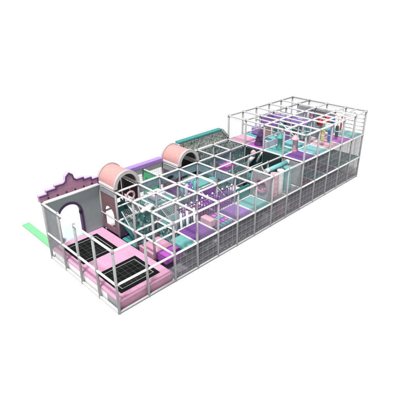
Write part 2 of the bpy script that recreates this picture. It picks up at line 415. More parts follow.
# ------------------------------------------------------------------ barrel roofs
def barrel(x0, label, dark):
    t = thing('barrel_roof', W(x0 + 0.5, 3.5, Z2), label, 'roof', 'salmon barrel roofs over the back bays')
    zs = Z2 + 0.115; R = 0.50; n = 28
    def ring(r, y): return [W(x0 + 0.5 + r * math.cos(math.pi - math.pi * i / n), y, zs + r * math.sin(math.pi - math.pi * i / n) * 1.06) for i in range(n + 1)]
    b = MB(); b.ribbon(ring(R - 0.035, 3.02), ring(R, 3.02), W(0, 0.97, 0))
    for f in b.bm.faces: f.smooth = False
    o = b.build('canopy', M['salmon'], t)
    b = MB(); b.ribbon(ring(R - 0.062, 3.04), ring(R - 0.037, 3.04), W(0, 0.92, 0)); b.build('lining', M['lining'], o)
    hole = [(x0 + 0.5 + 0.20 * math.cos(math.pi - math.pi * i / n), zs + 0.02 + 0.20 * math.sin(math.pi - math.pi * i / n)) for i in range(n + 1)]
    arc = [(x0 + 0.5 + (R - 0.065) * math.cos(math.pi - math.pi * i / n), zs + 0.02 + (R - 0.065) * math.sin(math.pi - math.pi * i / n)) for i in range(n + 1)]
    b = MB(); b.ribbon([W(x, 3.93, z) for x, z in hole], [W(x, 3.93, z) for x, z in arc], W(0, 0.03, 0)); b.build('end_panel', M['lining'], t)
    for y in (2.94, 3.96):
        b = MB(); b.ribbon(ring(R - 0.075, y), ring(R + 0.045, y), W(0, 0.085, 0)); tr = b.build('arch_trim', M['beigegrey'], t)
    b = MB(); b.bbox(x0 - 0.04, x0 + 0.07, 3.04, 3.96, Z2 + 0.055, Z2 + 0.15, 0.02); b.build('side_beam', M['white'], t)
    b = MB(); b.bbox(x0 + 0.93, x0 + 1.04, 3.04, 3.96, Z2 + 0.055, Z2 + 0.15, 0.02); b.build('side_beam', M['white'], t)
    b = MB(); b.bbox(x0 - 0.03, x0 + 0.0, 3.06, 3.94, Z2 - 0.24, Z2 - 0.055, 0.01); b.build('side_panel', M['grey'], t)
    # lower side wall with arch window
    opn = []
    yy = 3.5
    w = arch_pts(yy, 0.30, 0.62, 1.15, 12)
    outl = [(3.06, 0.42), (3.06, Z2 - 0.26), (3.94, Z2 - 0.26), (3.94, 0.42)] + [(3.94 - 0.0, 0.42)]
    b = MB()
    # split panel as two halves so the opening is real
    left = [(3.06, 0.42), (3.06, Z2 - 0.26), (yy, Z2 - 0.26)] + [(p[0], p[1]) for p in w[1:8]][::-1] + [(yy - 0.30, 0.62), (yy, 0.62), (yy, 0.42)]
    right = [(2 * yy - p[0], p[1]) for p in left][::-1]
    for poly in (left, right): b.prism([W(x0 - 0.02, p[0], p[1]) for p in poly], W(0.045, 0, 0))
    b.build('wall_panel', M['brown'], t)
    b = MB(); b.bbox(x0 + 0.08, x0 + 0.92, 3.97, 4.0, Z1 + 0.06 if x0 == 5 else 1.35, Z2 - 0.06, 0.008); b.build('back_panel', M['brown'], t)
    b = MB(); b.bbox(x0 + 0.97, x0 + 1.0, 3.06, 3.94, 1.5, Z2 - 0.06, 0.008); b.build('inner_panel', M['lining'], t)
    return t
barrel(2, 'salmon barrel roof beside the castle crest', 0)
barrel(5, 'salmon barrel roof beside the speckled parapet wall', 1)

# back beam and parapet
pb = thing('roof_beam', W(4, 4, Z2), 'long purple padded beam on the back rail between the barrel roofs', 'beam')
b = MB(); b.bbox(3.02, 4.97, 3.90, 4.14, Z2 + 0.055, Z2 + 0.24, 0.03); b.build('beam_pad', M['lavender'], pb)
b = MB(); b.bbox(3.02, 4.97, 3.965, 4.03, Z2 - 0.16, Z2 - 0.05, 0.01); b.build('lower_strip', M['white'], pb)
for x_, lb_ in ((6, 'blue grey speckled wall panel under the parapet beside the second barrel roof'), (7, 'blue grey speckled wall panel under the middle of the parapet'), (8, 'blue grey speckled wall panel under the parapet next to the tower')):
    b = MB(); b.bbox(x_ + 0.06, x_ + 0.94, 3.98, 4.02, Z1 + 0.06, Z2 - 0.06, 0.008); tag(b.build('wall_panel', M['speckdull']), lb_, 'panel')
sw = thing('parapet_wall', W(7.3, 4, Z2), 'speckled cream and brown parapet wall with a teal cap', 'wall')
top = 2.72
b = MB(); b.prism([W(6.04, 4.0, 2.24), W(6.04, 4.0, top), W(8.45, 4.0, top), W(8.62, 4.0, top - 0.06), W(8.95, 4.0, 2.32), W(8.95, 4.0, 2.24)], W(0, 0.09, 0)); b.build('wall_panel', M['terrazzo'], sw)
b = MB(); b.bbox(5.9, 8.5, 3.95, 4.20, top, top + 0.10, 0.04, 3); b.build('cap', M['tealdeep'], sw)
b = MB(); b.prism([W(8.5, 3.95, top + 0.10), W(8.62, 3.95, top + 0.04), W(9.0, 3.95, 2.36), W(8.92, 3.95, 2.32), W(8.5, 3.95, top)], W(0, 0.24, 0)); b.build('sloped_cap', M['terrazzo'], sw)

# ------------------------------------------------------------------ floor pads
def pad(x0, x1, y0, y1, zt, mat, label, h=0.13, cat='floor pad', name='floor_pad', bev=0.025, group='foam floor pads on the decks', g=0.05):
    b = MB(); b.bbox(x0 + g, x1 - g, y0 + g, y1 - g, zt - h, zt, bev, 3)
    return tag(b.build(name, M[mat]), label, cat, group)
ZD = Z1 + 0.02
pad(2.42, 3, 0, 0.78, ZD, 'teal', 'narrow teal pad on the front deck just right of the trampoline floor')
b = pad(2.10, 2.95, 0.56, 1.14, 0.50, 'magenta', 'magenta step pad at the right edge of the trampoline floor', 0.24, 'step', 'foam_step', 0.03, 'foam steps beside the trampolines', 0.03)
pad(2.04, 3.0, 1.16, 2.0, 0.44, 'pink', 'pink step pad behind the magenta step', 0.24, 'step', 'foam_step', 0.03, 'foam steps beside the trampolines', 0.03)
pad(2, 3, 2, 3, 0.30, 'tealdeep', 'dark teal low pad behind the rail of the trampoline zone')
pad(2, 3, 3, 4, 0.30, 'darkpurple', 'dark purple low pad inside the bay under the first barrel roof')
pad(3, 4, 0, 1, ZD, 'purple', 'purple planked pad on the front deck right of the teal pad')
pad(5, 6, 0, 1, ZD, 'purpleplain', 'plain purple pad on the front deck under the purple mesh fence')
pad(6, 7, 0, 1, ZD, 'teal', 'bright teal pad on the front deck below the round porthole')
pad(3, 4, 1, 2, ZD, 'teal', 'teal pad in the second row behind the purple planked pad')
pad(4, 5, 1, 2, ZD, 'maroon', 'maroon pad in the second row behind the striped strips')
pad(5, 6, 1, 2, ZD, 'magenta', 'magenta pad in the second row behind the purple mesh fence')
pad(6, 7, 1, 2, ZD, 'tealdark', 'very dark teal pad in the second row near the porthole panel')
pad(3, 4, 2, 3, ZM + 0.02, 'tealdeep', 'teal pad on the raised middle deck, nearest the trampolines')
pad(4, 5, 2, 3, ZM + 0.02, 'darkpurple', 'dark purple pad in the middle of the raised deck')
pad(5, 6, 2, 3, ZM + 0.02, 'teal', 'light teal pad on the raised middle deck by the second barrel roof')
pad(3, 4, 3, 4, ZD, 'tealdeep', 'deep teal pad under the green climbing panel')
pad(5, 6, 3, 4, ZD, 'maroon', 'maroon pad inside the bay under the second barrel roof')
pad(6, 7, 2, 4, ZD, 'bluegrey', 'wide blue grey pad under the speckled parapet')
pad(7, 8, 2, 4, ZD, 'tealdark', 'wide dark teal pad under the right half of the speckled parapet')
pad(7.3, 8.0, 2.6, 3.2, ZD + 0.62, 'stripe', 'magenta block on the deck before the tower', 0.5)
# tower top decks
tz = Z2 + 0.03
names = {}
topdecks = [
 (9, 0, 'purple', 'purple pad on the top tower deck, front left corner'),
 (10, 0, 'cyan', 'pale cyan pad on the top tower deck, right of the purple front pad'),
 (11, 0, 'palepink', 'pale pink pad on the top tower deck under the yellow punch bag'),
 (12, 0, 'magenta', 'magenta pad on the top tower deck under the black punch bag'),
 (13, 0, 'teal', 'teal pad on the top tower deck at the far front corner'),
 (9, 1, 'teal', 'teal pad holding the teal and pink soft posts on the tower'),
 (10, 1, 'cyan', 'cyan pad behind the pale cyan front pad on the tower'),
 (11, 1, 'palepink', 'pale pink pad in the second row of the top tower deck'),
 (12, 1, 'pink', 'pink pad in the second row of the top tower deck near the blue bag'),
 (13, 1, 'teal', 'teal pad in the second row at the far end of the tower'),
 (9, 2, 'magenta', 'magenta pad under the purple soft cone'),
 (10, 2, 'cyan', 'cyan pad right of the purple soft cone'),
 (11, 2, 'bluegrey', 'blue grey pad in the middle of the top tower deck'),
 (12, 2, 'bluegrey', 'blue grey pad before the grey louvred panel'),
 (9, 3, 'pink', 'pink pad at the back left corner of the top tower deck'),
 (10, 3, 'cyan', 'cyan pad on the back row of the top tower deck'),
]
for x, y, mt, lb in topdecks: pad(x, x + 1, y, y + 1, tz, mt, lb)
middecks = [(9, 'maroon', 'maroon pad on the middle tower deck, front left bay'), (10, 'tealdeep', 'deep teal pad on the middle tower deck, second front bay'),
            (11, 'darkpurple', 'dark purple pad on the middle tower deck, third front bay'), (12, 'tealdeep', 'deep teal pad on the middle tower deck, fourth front bay'),
            (13, 'teal', 'teal pad on the middle tower deck at the far corner')]
for x, mt, lb in middecks: pad(x, x + 1, 0, 1, ZD, mt, lb)
for x, mt, lb in ((9, 'darkpurple', 'dark purple pad behind the maroon pad inside the tower'), (10, 'tealdark', 'dark teal pad in the second row inside the tower'), (12, 'tealdeep', 'long teal pad in the second row at the far end inside the tower')):
    pad(x, x + (2 if x == 12 else 1), 1, 2, ZD, mt, lb)

# ------------------------------------------------------------------ front bay furniture
st = thing('striped_bridge', W(4.65, 0.5, Z1), 'bridge of alternating cyan and magenta foam strips on the front deck', 'bridge')
for k, mt in enumerate(('cyan', 'stripe', 'cyan', 'stripe')):
    b = MB()
    y0 = 0.12 + k * 0.21
    for j in range(4): b.bbox(4.30 + j * 0.16, 4.30 + j * 0.16 + 0.11, y0, y0 + 0.17, Z1 - 0.03, Z1 + 0.05, 0.02)
    b.build('strip', M[mt], st)
b = MB(); b.bbox(4.26, 4.96, 0.08, 0.96, Z1 - 0.10, Z1 - 0.035); b.build('backing', M['purpleplain'], st)
pad(3.98, 4.30, 0.35, 0.88, Z1 + 0.26, 'palepink', 'small pale pink foam block beside the striped bridge', 0.28, 'block', 'foam_block', 0.04, None, 0.02)

fn = thing('mesh_fence', W(4.6, 1, Z1), 'purple barred fence with white beads along its top', 'fence')
for j in range(22):
    x = 3.15 + j * 0.128
    MB().tube(W(x, 1.0, Z1 + 0.03), W(x, 1.0, Z1 + 0.80), 0.020, 8).build('bar', M['netpurple'], fn)
MB().tube(W(3.1, 1.0, Z1 + 0.45), W(5.9, 1.0, Z1 + 0.45), 0.022, 8).build('cross_rail', M['purpleplain'], fn)
MB().tube(W(3.1, 1.0, Z1 + 0.80), W(5.9, 1.0, Z1 + 0.80), 0.022, 8).build('cross_rail', M['purpleplain'], fn)
for j in range(11): MB().ball(W(3.2 + j * 0.26, 0.99, Z1 + 0.86), 0.05, (1, 1, 1), 10, 8).build('bead', M['white'], fn)
fn2 = thing('mesh_fence', W(4.6, 0.1, Z1), 'low purple net fence in front of the foam block', 'fence')
b = MB(); b.net(W(4.0, 0.95, Z1 + 0.05), W(1.0, 0, 0), W(0, 0, 0.6), 0.085, 0.009); b.build('net', M['netpurple'], fn2)
b = MB(); b.net(W(5.0, 0.12, Z1 + 0.05), W(0, 0.85, 0), W(0, 0, 0.75), 0.085, 0.009); b.build('side_net', M['netpurple'], fn2)

for k, (x, dz, lb) in enumerate(((2.30, 0.0, 'white tilted bar crossing the front top rail, the one nearest the trampolines'), (2.56, 0.01, 'white tilted bar crossing the front top rail between two like it'), (2.86, 0.03, 'white tilted bar crossing the front top rail, nearest the purple pad'))):
    b = MB(); b.tube(W(x - 0.06, -0.10, Z2 - 0.22), W(x + 0.07, 0.06, Z2 + 0.17), 0.048, 12)
    tag(b.build('tilted_bar', M['white']), lb, 'bar', 'white tilted bars on the top rail')

pp_ = thing('porthole_panel', W(7, 0.5, Z1), 'grey panel with a rose round porthole in the front row', 'panel')
w = [(0.5 + 0.27 * math.cos(a), Z1 + 0.60 + 0.27 * math.sin(a)) for a in [math.pi / 2 + math.pi * i / 12 for i in range(13)]]
half = [(0.5, Z2 - 0.07), (0.08, Z2 - 0.07), (0.08, Z1 + 0.07), (0.5, Z1 + 0.07)] + w[::-1]
other = [(1.0 - p[0], p[1]) for p in half][::-1]
b = MB()
for poly in (half, other): b.prism([W(6.97, p[0], p[1]) for p in poly], W(0.05, 0, 0))
b.build('panel_board', M['grey'], pp_)
full = [(0.5 + math.cos(2 * math.pi * i / 24), math.sin(2 * math.pi * i / 24)) for i in range(25)]
ri = [W(6.93, 0.5 + 0.235 * math.cos(2 * math.pi * i / 24), Z1 + 0.60 + 0.235 * math.sin(2 * math.pi * i / 24)) for i in range(25)]
ro = [W(6.93, 0.5 + 0.30 * math.cos(2 * math.pi * i / 24), Z1 + 0.60 + 0.30 * math.sin(2 * math.pi * i / 24)) for i in range(25)]
b = MB(); b.ribbon(ri, ro, W(0.10, 0, 0)); b.build('porthole_ring', M['skirt'], pp_)
b = MB()
for i in range(6): b.tube(W(7.03, 0.5 - 0.26 * math.sqrt(1 - ((i - 2.5) / 3) ** 2), Z1 + 0.60 + (i - 2.5) * 0.09), W(7.03, 0.5 + 0.26 * math.sqrt(1 - ((i - 2.5) / 3) ** 2), Z1 + 0.60 + (i - 2.5) * 0.09), 0.035, 10)
b.build('roller_slats', M['skirt'], pp_)
b = MB(); b.bbox(8.97, 9.03, 0.08, 0.93, Z1 + 0.07, Z2 - 0.07, 0.01)
tag(b.build('end_panel', M['grey']), 'plain grey panel closing the low front row at the tower', 'panel')

def roller(x, y, z0, z1, r, mt, label):
    b = MB(); R_ = r * S
    h = (z1 - z0) * S
    pr = [(R_ * 0.93, 0), (R_, 0.02)]
    for q in range(1, 5): pr += [(R_, h * q / 5 - 0.012), (R_ * 0.9, h * q / 5), (R_, h * q / 5 + 0.012)]
    pr += [(R_, h - 0.02), (R_ * 0.93, h)]
    b.lathe(W(x, y, z0), pr, 22)
    for f in b.bm.faces:
        if len(f.verts) == 4: f.smooth = False
    t = b.build('foam_roller', M[mt]); return tag(t, label, 'roller', 'upright foam rollers in the front row')
pad(7, 8, 0, 1, ZD, 'darkgrey', 'dark grey pad under the pink and white upright rollers')
pad(8, 9, 0, 1, ZD, 'darkgrey', 'dark grey pad under the teal upright roller next to the tower')
roller(7.50, 0.30, ZD, Z2 - 0.12, 0.17, 'palepink', 'pale pink upright foam roller beside the porthole panel')
roller(7.92, 0.32, ZD, Z2 - 0.10, 0.14, 'white', 'white upright foam roller between the pink and teal ones')
roller(8.45, 0.34, ZD, Z2 - 0.14, 0.18, 'teal', 'teal upright foam roller next to the tower')
hr = thing('hanging_roller', W(8, 0.62, Z2 - 0.2), 'long teal roller with white ends lying under the top rails', 'roller')
MB().tube(W(7.55, 0.62, Z2 - 0.10), W(8.70, 0.62, Z2 - 0.10), 0.12, 18).build('roller_tube', M['cyan'], hr)
MB().tube(W(7.02, 0.62, Z2 - 0.10), W(8.97, 0.62, Z2 - 0.10), 0.03, 10).build('axle', M['backrail'], hr)
for x0, x1 in ((7.35, 7.545), (8.705, 8.85)): MB().tube(W(x0, 0.62, Z2 - 0.10), W(x1, 0.62, Z2 - 0.10), 0.125, 18).build('end_cap', M['white'], hr)
sp = thing('foam_steps', W(8, 0.7, 0), 'dark grey flight of foam steps on the ground floor behind the wedges', 'steps')
for k in range(4):
    b = MB(); b.bbox(7.1 + k * 0.45, 7.1 + (k + 1) * 0.45 - 0.01, 0.45, 0.95, 0.03, 0.30 + 0.15 * k, 0.02); b.build('step', M['darkgrey'], sp)
for x, y, h, mt, lb in ((7.02, 0.30, 0.34, 'lilac', 'pale lilac foam wedge on the ground floor, first from the left'), (7.45, 0.34, 0.30, 'lilac', 'pale lilac foam wedge on the ground floor behind the mesh, second from the left'),
                    (8.05, 0.30, 0.36, 'palepink', 'pale pink foam wedge on the ground floor behind the mesh'), (8.52, 0.32, 0.30, 'lilac', 'pale lilac foam wedge right of the pink wedge')):
    b = MB(); b.prism([W(x - 0.2, y, 0.022), W(x + 0.26, y, 0.022), W(x + 0.22, y, 0.022 + h)], W(0, 0.16, 0))
    tag(b.build('foam_wedge', M[mt]), lb, 'wedge', 'foam wedges on the ground floor')
for k in range(11):
    x = 4.15 + k * 0.17; b = MB(); b.ball(W(x, 0.12 + 0.05 * (k % 2), 0.06), 0.05, (1, 1, 1), 12, 8)
    tag(b.build('play_ball', M['white']), 'small white play ball in the row along the bottom rail', 'ball', 'white play balls behind the bottom rail')
for x, y, lb in ((3.75, 0.38, 'light grey foam beam on the ground floor under the purple planked pad'), (4.25, 0.55, 'light grey foam beam on the ground floor under the striped bridge')):
    b = MB(); b.bbox(x, x + 0.75, y, y + 0.12, 0.25, 0.33, 0.02).bbox(x + 0.1, x + 0.16, y + 0.02, y + 0.1, 0.02, 0.25).bbox(x + 0.6, x + 0.66, y + 0.02, y + 0.1, 0.02, 0.25)
    tag(b.build('balance_beam', M['grey']), lb, 'beam', 'balance beams on the ground floor')

# ------------------------------------------------------------------ inner panels
def panel(x0, x1, y0, y1, z0, z1, mt, label, name='wall_panel', cat='panel', bev=0.008):
    b = MB(); b.bbox(x0, x1, y0, y1, z0, z1, bev); return tag(b.build(name, M[mt]), label, cat)
def soft_panel(x0, x1, y0, y1, z0, z1, mt, label, nseam=4):
    """padded panel with quilted channels"""
    along_x = (x1 - x0) > (y1 - y0); b = MB()
    for i in range(nseam):
        a, c = i / nseam, (i + 1) / nseam - 0.004
        if along_x: b.bbox(x0 + (x1 - x0) * a, x0 + (x1 - x0) * c, y0, y1, z0, z1, 0.018)
        else: b.bbox(x0, x1, y0 + (y1 - y0) * a, y0 + (y1 - y0) * c, z0, z1, 0.018)
    return tag(b.build('padded_wall', M[mt]), label, 'panel')
bh = thing('side_panel', W(4, 3, 1.75), 'blue grey panel with a black oval hole under the rail between the barrel roofs', 'panel')
b = MB(); b.bbox(3.06, 5.94, 2.98, 3.02, Z2 - 0.36, Z2 - 0.055, 0.008); b.build('panel_board', M['bluegrey'], bh)
b = MB(); b.lathe((0, 0, 0), [(0.19, 0), (0.19, 0.012)], 24)
bmesh.ops.transform(b.bm, matrix=Matrix.Translation(W(4.52, 2.978, Z2 - 0.19)) @ Matrix.Rotation(math.pi / 2, 4, 'X') @ Matrix.Diagonal((1, 0.42, 1, 1)), verts=b.bm.verts); b.build('oval_hole', M['black'], bh)
soft_panel(5.98, 6.02, 1.06, 2.94, Z2 - 0.36, Z2 - 0.055, 'bluegrey', 'blue grey padded panel hanging below the rail in the middle of the low frame', 3)
gp = thing('climbing_wall', W(4, 3.5, Z1), 'bright green climbing panel between the barrel roofs', 'panel')
b = MB(); b.bbox(3.98, 4.03, 3.06, 3.94, Z1 + 0.05, Z2 - 0.06, 0.01); b.build('panel_board', M['green'], gp)
for k in range(7):
    MB().ball(W(3.97, 3.2 + 0.12 * k % 0.65, Z1 + 0.3 + 0.11 * k), 0.05, (0.6, 1, 0.8), 10, 8).build('hand_hold', M['tealdeep' if k % 2 else 'kerbgreen'], gp)
panel(2.08, 2.92, 2.02, 2.06, 0.42, 1.62, 'jungle', 'leafy printed dark green panel behind the pink step')
panel(3.06, 3.94, 1.03, 1.07, 0.1, 0.95, 'jungle', 'leafy printed panel below the purple planked deck')
panel(2.98, 3.02, 1.08, 1.94, 0.1, 0.95, 'jungle', 'leafy printed panel facing the pink step')
panel(6.06, 8.94, 3.02, 3.06, Z1 + 0.1, Z2 - 0.1, 'jungledull', 'long dull leafy printed panel below the speckled parapet')
panel(7.06, 7.9, 1.98, 2.02, Z1 + 0.08, Z2 - 0.25, 'jungledull', 'dull leafy printed panel in the middle of the low frame by the tower')
panel(6.1, 6.9, 1.95, 2.0, Z1 + 0.1, Z2 - 0.3, 'jungle', 'dark leafy printed panel left of the dull one')
panel(4.98, 5.02, 3.06, 3.94, Z1 + 0.05, Z2 - 0.3, 'brown', 'brown mauve panel hung inside the second barrel roof bay')
panel(8.96, 9.0, 1.06, 2.94, Z1 - 0.9, Z2 - 0.07, 'blackgreen', 'black panel under the tower beside the padded dummy')
panel(8.98, 9.02, 3.06, 3.94, Z1 + 0.05, Z2 - 0.08, 'speckdull', 'pale speckled panel under the back left corner of the top tower deck')
panel(8.0, 8.05, 1.06, 1.94, Z1 - 0.9, Z1 + 0.1, 'tealdark', 'dark teal panel crossing the low frame before the tower')
panel(9.08, 13.92, 1.02, 1.06, 0.06, Z1 - 0.15, 'darkgrey', 'added dark grey backing wall on the tower ground floor')  # added to keep light from behind out of the front bays
panel(4.08, 8.92, 1.02, 1.06, 0.06, Z1 - 0.15, 'darkgrey', 'added dark grey backing wall on the ground floor of the low frame')  # same added light-blocking backing, behind the low frame nets
panel(9.08, 11.9, 2.0, 2.05, Z1 + 0.03, Z2 - 0.12, 'maroon', 'maroon padded wall inside the middle tower storey')
panel(11.98, 13.92, 2.0, 2.05, Z1 + 0.03, Z2 - 0.12, 'tealdark', 'dark teal wall inside the middle tower storey')

# padded dummy with two slanted white pads against the black panel
dm = thing('padded_dummy', W(8.8, 2.2, Z1), 'white and rose padded figure shaped post before the black panel', 'soft post')
b = MB(); b.tube(W(8.80, 2.70, Z1 + 0.34), W(8.85, 2.38, Z2 - 0.33), 0.115, 16); b.build('slanted_pad', M['white'], dm)
b = MB(); b.tube(W(8.82, 2.18, Z1 + 0.62), W(8.85, 1.96, Z2 - 0.04), 0.055, 14); b.build('slanted_pad', M['white'], dm)
b = MB(); b.ball(W(8.84, 2.40, Z2 - 0.20), 0.16, (1, 1, 1.15)); b.build('head_pad', M['palepink'], dm)
b = MB(); b.tube(W(8.82, 2.72, 0.03), W(8.80, 2.70, Z1 + 0.36), 0.05, 12); b.build('stand', M['padpost'], dm)

# hanging toys in the bays by the first barrel roof
tr_ = thing('hanging_ring', W(2.6, 2.6, 1.9), 'pale pink looped hanging ring under the first barrel roof', 'ring')
b = MB()
N, n2 = 22, 10
rings = []
c0 = W(2.62, 3.0, Z2 - 0.34)
for i in range(N):
    a = 2 * math.pi * i / N
    rings.append([b.bm.verts.new(c0 + Vector(((0.2 + 0.055 * math.cos(2 * math.pi * k / n2)) * math.cos(a), 0.055 * math.sin(2 * math.pi * k / n2), (0.2 + 0.055 * math.cos(2 * math.pi * k / n2)) * math.sin(a)))) for k in range(n2)])
for i in range(N):
    for k in range(n2):
        f = b.bm.faces.new((rings[i][k], rings[(i + 1) % N][k], rings[(i + 1) % N][(k + 1) % n2], rings[i][(k + 1) % n2])); f.smooth = True
b.build('ring_tube', M['palepink'], tr_)
MB().tube(c0 + Vector((0, 0, 0.25)), W(2.62, 3.0, Z2), 0.012, 8).build('cord', M['white'], tr_)
rk = thing('rocking_pad', W(2.6, 1.6, 1.5), 'white cloud shaped soft pad hung in the second row', 'soft toy')
b = MB()
for dx, dy, dz, r in ((0, 0, 0, 0.16), (0.18, 0.02, 0.05, 0.13), (-0.18, 0, 0.02, 0.13), (0.05, 0.1, 0.1, 0.12), (-0.3, 0.0, -0.03, 0.09)):
    b.ball(W(2.60, 2.0, Z1 + 0.68) + Vector((dx, dy, dz)), r, (1, 1, 0.75))
b.build('cloud_body', M['white'], rk)
MB().tube(W(2.60, 2.0, Z1 + 0.76), W(2.60, 2.0, Z2), 0.012, 8).build('cord', M['white'], rk)

# fuller bays in the middle of the low frame
for k, (x, mt, lb) in enumerate(((4.2, 'teal', 'teal hanging foam log, first of four behind the striped bridge'), (4.42, 'lilac', 'lilac hanging foam log, second of four behind the striped bridge'),
                                 (4.64, 'purpleplain', 'purple hanging foam log, third of four behind the striped bridge'), (4.86, 'cyan', 'cyan hanging foam log, last of four behind the striped bridge'))):
    t = thing('foam_log', W(x, 2.0, Z1 + 0.35), lb, 'foam log', 'foam logs hanging in the second row')
    MB().lathe(W(x, 2.0, Z1 + 0.30), [(0.06, 0), (0.085, 0.02), (0.085, 0.84), (0.06, 0.86)], 16).build('log_body', M[mt], t)
    MB().tube(W(x, 2.0, Z1 + 0.30) + Vector((0, 0, 0.86)), W(x, 2.0, Z2), 0.012, 8).build('strap', M['white'], t)
def net_ramp(x0, x1, y0, y1, za, zb, mt, label):
    t = thing('net_ramp', W((x0 + x1) / 2, (y0 + y1) / 2, za), label, 'net ramp', 'sloping net ramps between the decks')
    MB().net(W(x0, y0, za), W(x1 - x0, 0, 0), W(0, y1 - y0, zb - za), 0.085, 0.008).build('rope_mesh', M[mt], t)
    for x in (x0, x1): MB().tube(W(x, y0, za), W(x, y1, zb), 0.03, 10).build('edge_tube', M['backrail'], t)
net_ramp(3.1, 3.9, 1.1, 1.98, Z1 + 0.05, ZM - 0.02, 'netlight', 'pale grey net ramp climbing to the raised middle deck')
net_ramp(2.15, 2.85, 2.1, 2.95, 0.5, Z1 + 0.35, 'netmid', 'grey net ramp by the leafy printed panel')
net_ramp(5.1, 5.9, 1.1, 1.98, Z1 + 0.05, ZM - 0.02, 'netpurple', 'purple net ramp behind the plain purple pad')
net_ramp(8.15, 8.8, 1.15, 1.9, 0.4, Z1 + 0.5, 'netlight', 'pale grey net ramp below the padded figure')
soft_panel(3.08, 3.92, 1.98, 2.02, Z1 + 0.06, ZM - 0.14, 'tealdeep', 'low teal padded panel under the raised deck, nearest the trampolines', 4)
soft_panel(4.08, 4.92, 1.98, 2.02, Z1 + 0.06, ZM - 0.14, 'bluegrey', 'low blue grey padded panel under the middle of the raised deck', 4)
soft_panel(5.08, 5.92, 1.98, 2.02, Z1 + 0.06, ZM - 0.14, 'purpleplain', 'low purple padded panel under the raised deck by the fence', 4)
soft_panel(6.1, 6.9, 1.0, 1.04, Z1 + 0.05, Z1 + 0.55, 'tealdeep', 'low deep teal padded panel behind the bright teal front pad', 4)
soft_panel(7.1, 7.9, 1.0, 1.04, Z1 + 0.05, Z1 + 0.75, 'bluegrey', 'blue grey padded panel behind the upright rollers', 4)
pad(8, 9, 1, 2, 0.95, 'maroon', 'maroon pad in front of the black green panel')
pad(8, 9, 2, 3, 0.95, 'tealdeep', 'deep teal pad at the foot of the padded figure')
pad(3.15, 3.75, 2.3, 2.8, ZM + 0.26, 'lilac', 'lilac foam block on the teal end of the raised deck', 0.23, 'block', 'foam_block', 0.04, None, 0.02)
pad(6.2, 6.8, 2.3, 2.8, Z1 + 0.40, 'teal', 'teal foam block on the blue grey pad under the parapet', 0.36, 'block', 'foam_block', 0.04, None, 0.02)
pad(6.3, 6.75, 1.3, 1.75, Z1 + 0.33, 'white', 'white foam block on the dark teal pad near the porthole', 0.3, 'block', 'foam_block', 0.04, None, 0.02)

# teal slide inside first barrel bay
sl = thing('slide', W(2.5, 3.5, 0.3), 'teal slide inside the bay under the first barrel roof', 'slide')
prof = []
b = MB(); n = 12
pts = []
for i in range(n + 1):
    t = i / n; z = 1.25 - 0.92 * (t ** 1.15); y = 3.85 - 1.5 * t
    pts.append((y, z))
for (ya, za), (yb, zb) in zip(pts, pts[1:]):
    b.prism([W(2.28, ya, za), W(2.72, ya, za), W(2.72, ya, za - 0.05), W(2.28, ya, za - 0.05)], W(0, yb - ya, zb - za))
b.build('chute', M['teal'], sl)
for x in (2.22, 2.725):
    b = MB()
    for (ya, za), (yb, zb) in zip(pts, pts[1:]):
        b.prism([W(x, ya, za + 0.13), W(x + 0.05, ya, za + 0.13), W(x + 0.05, ya, za - 0.05), W(x, ya, za - 0.05)], W(0, yb - ya, zb - za))
    b.build('side_wall', M['tealdeep'], sl)
# white stair bars on second row teal pad
lad = thing('ladder', W(3.5, 1.5, Z1), 'white two railed ladder lying over the second row deck', 'ladder')
for y in (1.35, 1.62): MB().tube(W(3.95, y, Z1 + 0.07), W(5.2, y, Z1 + 0.07), 0.028, 10).build('side_rail', M['white'], lad)
for k in range(7): MB().tube(W(4.0 + k * 0.19, 1.35, Z1 + 0.07), W(4.0 + k * 0.19, 1.62, Z1 + 0.07), 0.02, 8).build('rung', M['white'], lad)

# ------------------------------------------------------------------ tower toys
b = MB(); c = W(9.42, 2.5, tz)
b.lathe(c, [(0.33, 0.0), (0.33, 0.05), (0.25, 0.27), (0.28, 0.272), (0.19, 0.50), (0.22, 0.502), (0.03, 0.86), (0.004, 0.87)], 10)
for f in b.bm.faces: f.smooth = False
tag(b.build('soft_cone', M['darkpurple']), 'dark purple tiered soft cone on the magenta tower pad', 'cone')
def soft_post(x, y, r, h, mt, label, knob):
    t = thing('soft_turret', W(x, y, tz), label, 'turret', 'soft turrets on the tower')
    b = MB(); b.lathe(W(x, y, tz), [(r * 1.3, 0), (r * 1.3, 0.08), (r * 1.02, 0.085), (r, h)], 8)
    for f in b.bm.faces: f.smooth = False
    b.build('post_pad', M[mt], t)
    b = MB(); b.lathe(W(x, y, tz) + Vector((0, 0, h + 0.002)), [(r * 2.1, 0), (r * 2.1, 0.04), (0.015, 0.26)], 8)
    for f in b.bm.faces: f.smooth = False
    b.build('roof_cap', M[knob], t)
soft_post(9.55, 1.55, 0.13, 0.62, 'teal', 'teal eight sided soft turret with a pointed roof on the tower', 'tealdeep')
soft_post(9.75, 0.95, 0.11, 0.66, 'palepink', 'pink eight sided soft turret beside the teal one', 'palepink')
soft_panel(10.05, 11.0, 2.96, 3.04, 2.88, 3.22, 'purpleplain', 'purple padded panel in the roof of the tower at the back left', 4)
soft_panel(10.96, 11.04, 1.1, 2.94, 2.95, 3.24, 'lavender', 'long lavender padded panel under a tower roof rail', 6)
soft_panel(9.98, 10.04, 2.06, 2.92, 2.92, 3.22, 'purpleplain', 'purple padded panel across the tower above the cone', 3)
soft_panel(10.1, 10.9, 3.0, 3.06, tz + 0.02, 2.62, 'salmon', 'salmon padded panel standing on the cyan tower pad', 4)
lv = thing('louvre_panel', W(13, 2, 2.7), 'grey slatted louvre panel high at the back of the tower', 'panel')
b = MB(); b.bbox(12.98, 13.02, 1.06, 2.94, 2.62, Z3 - 0.06, 0.01); b.build('panel_board', M['grey'], lv)
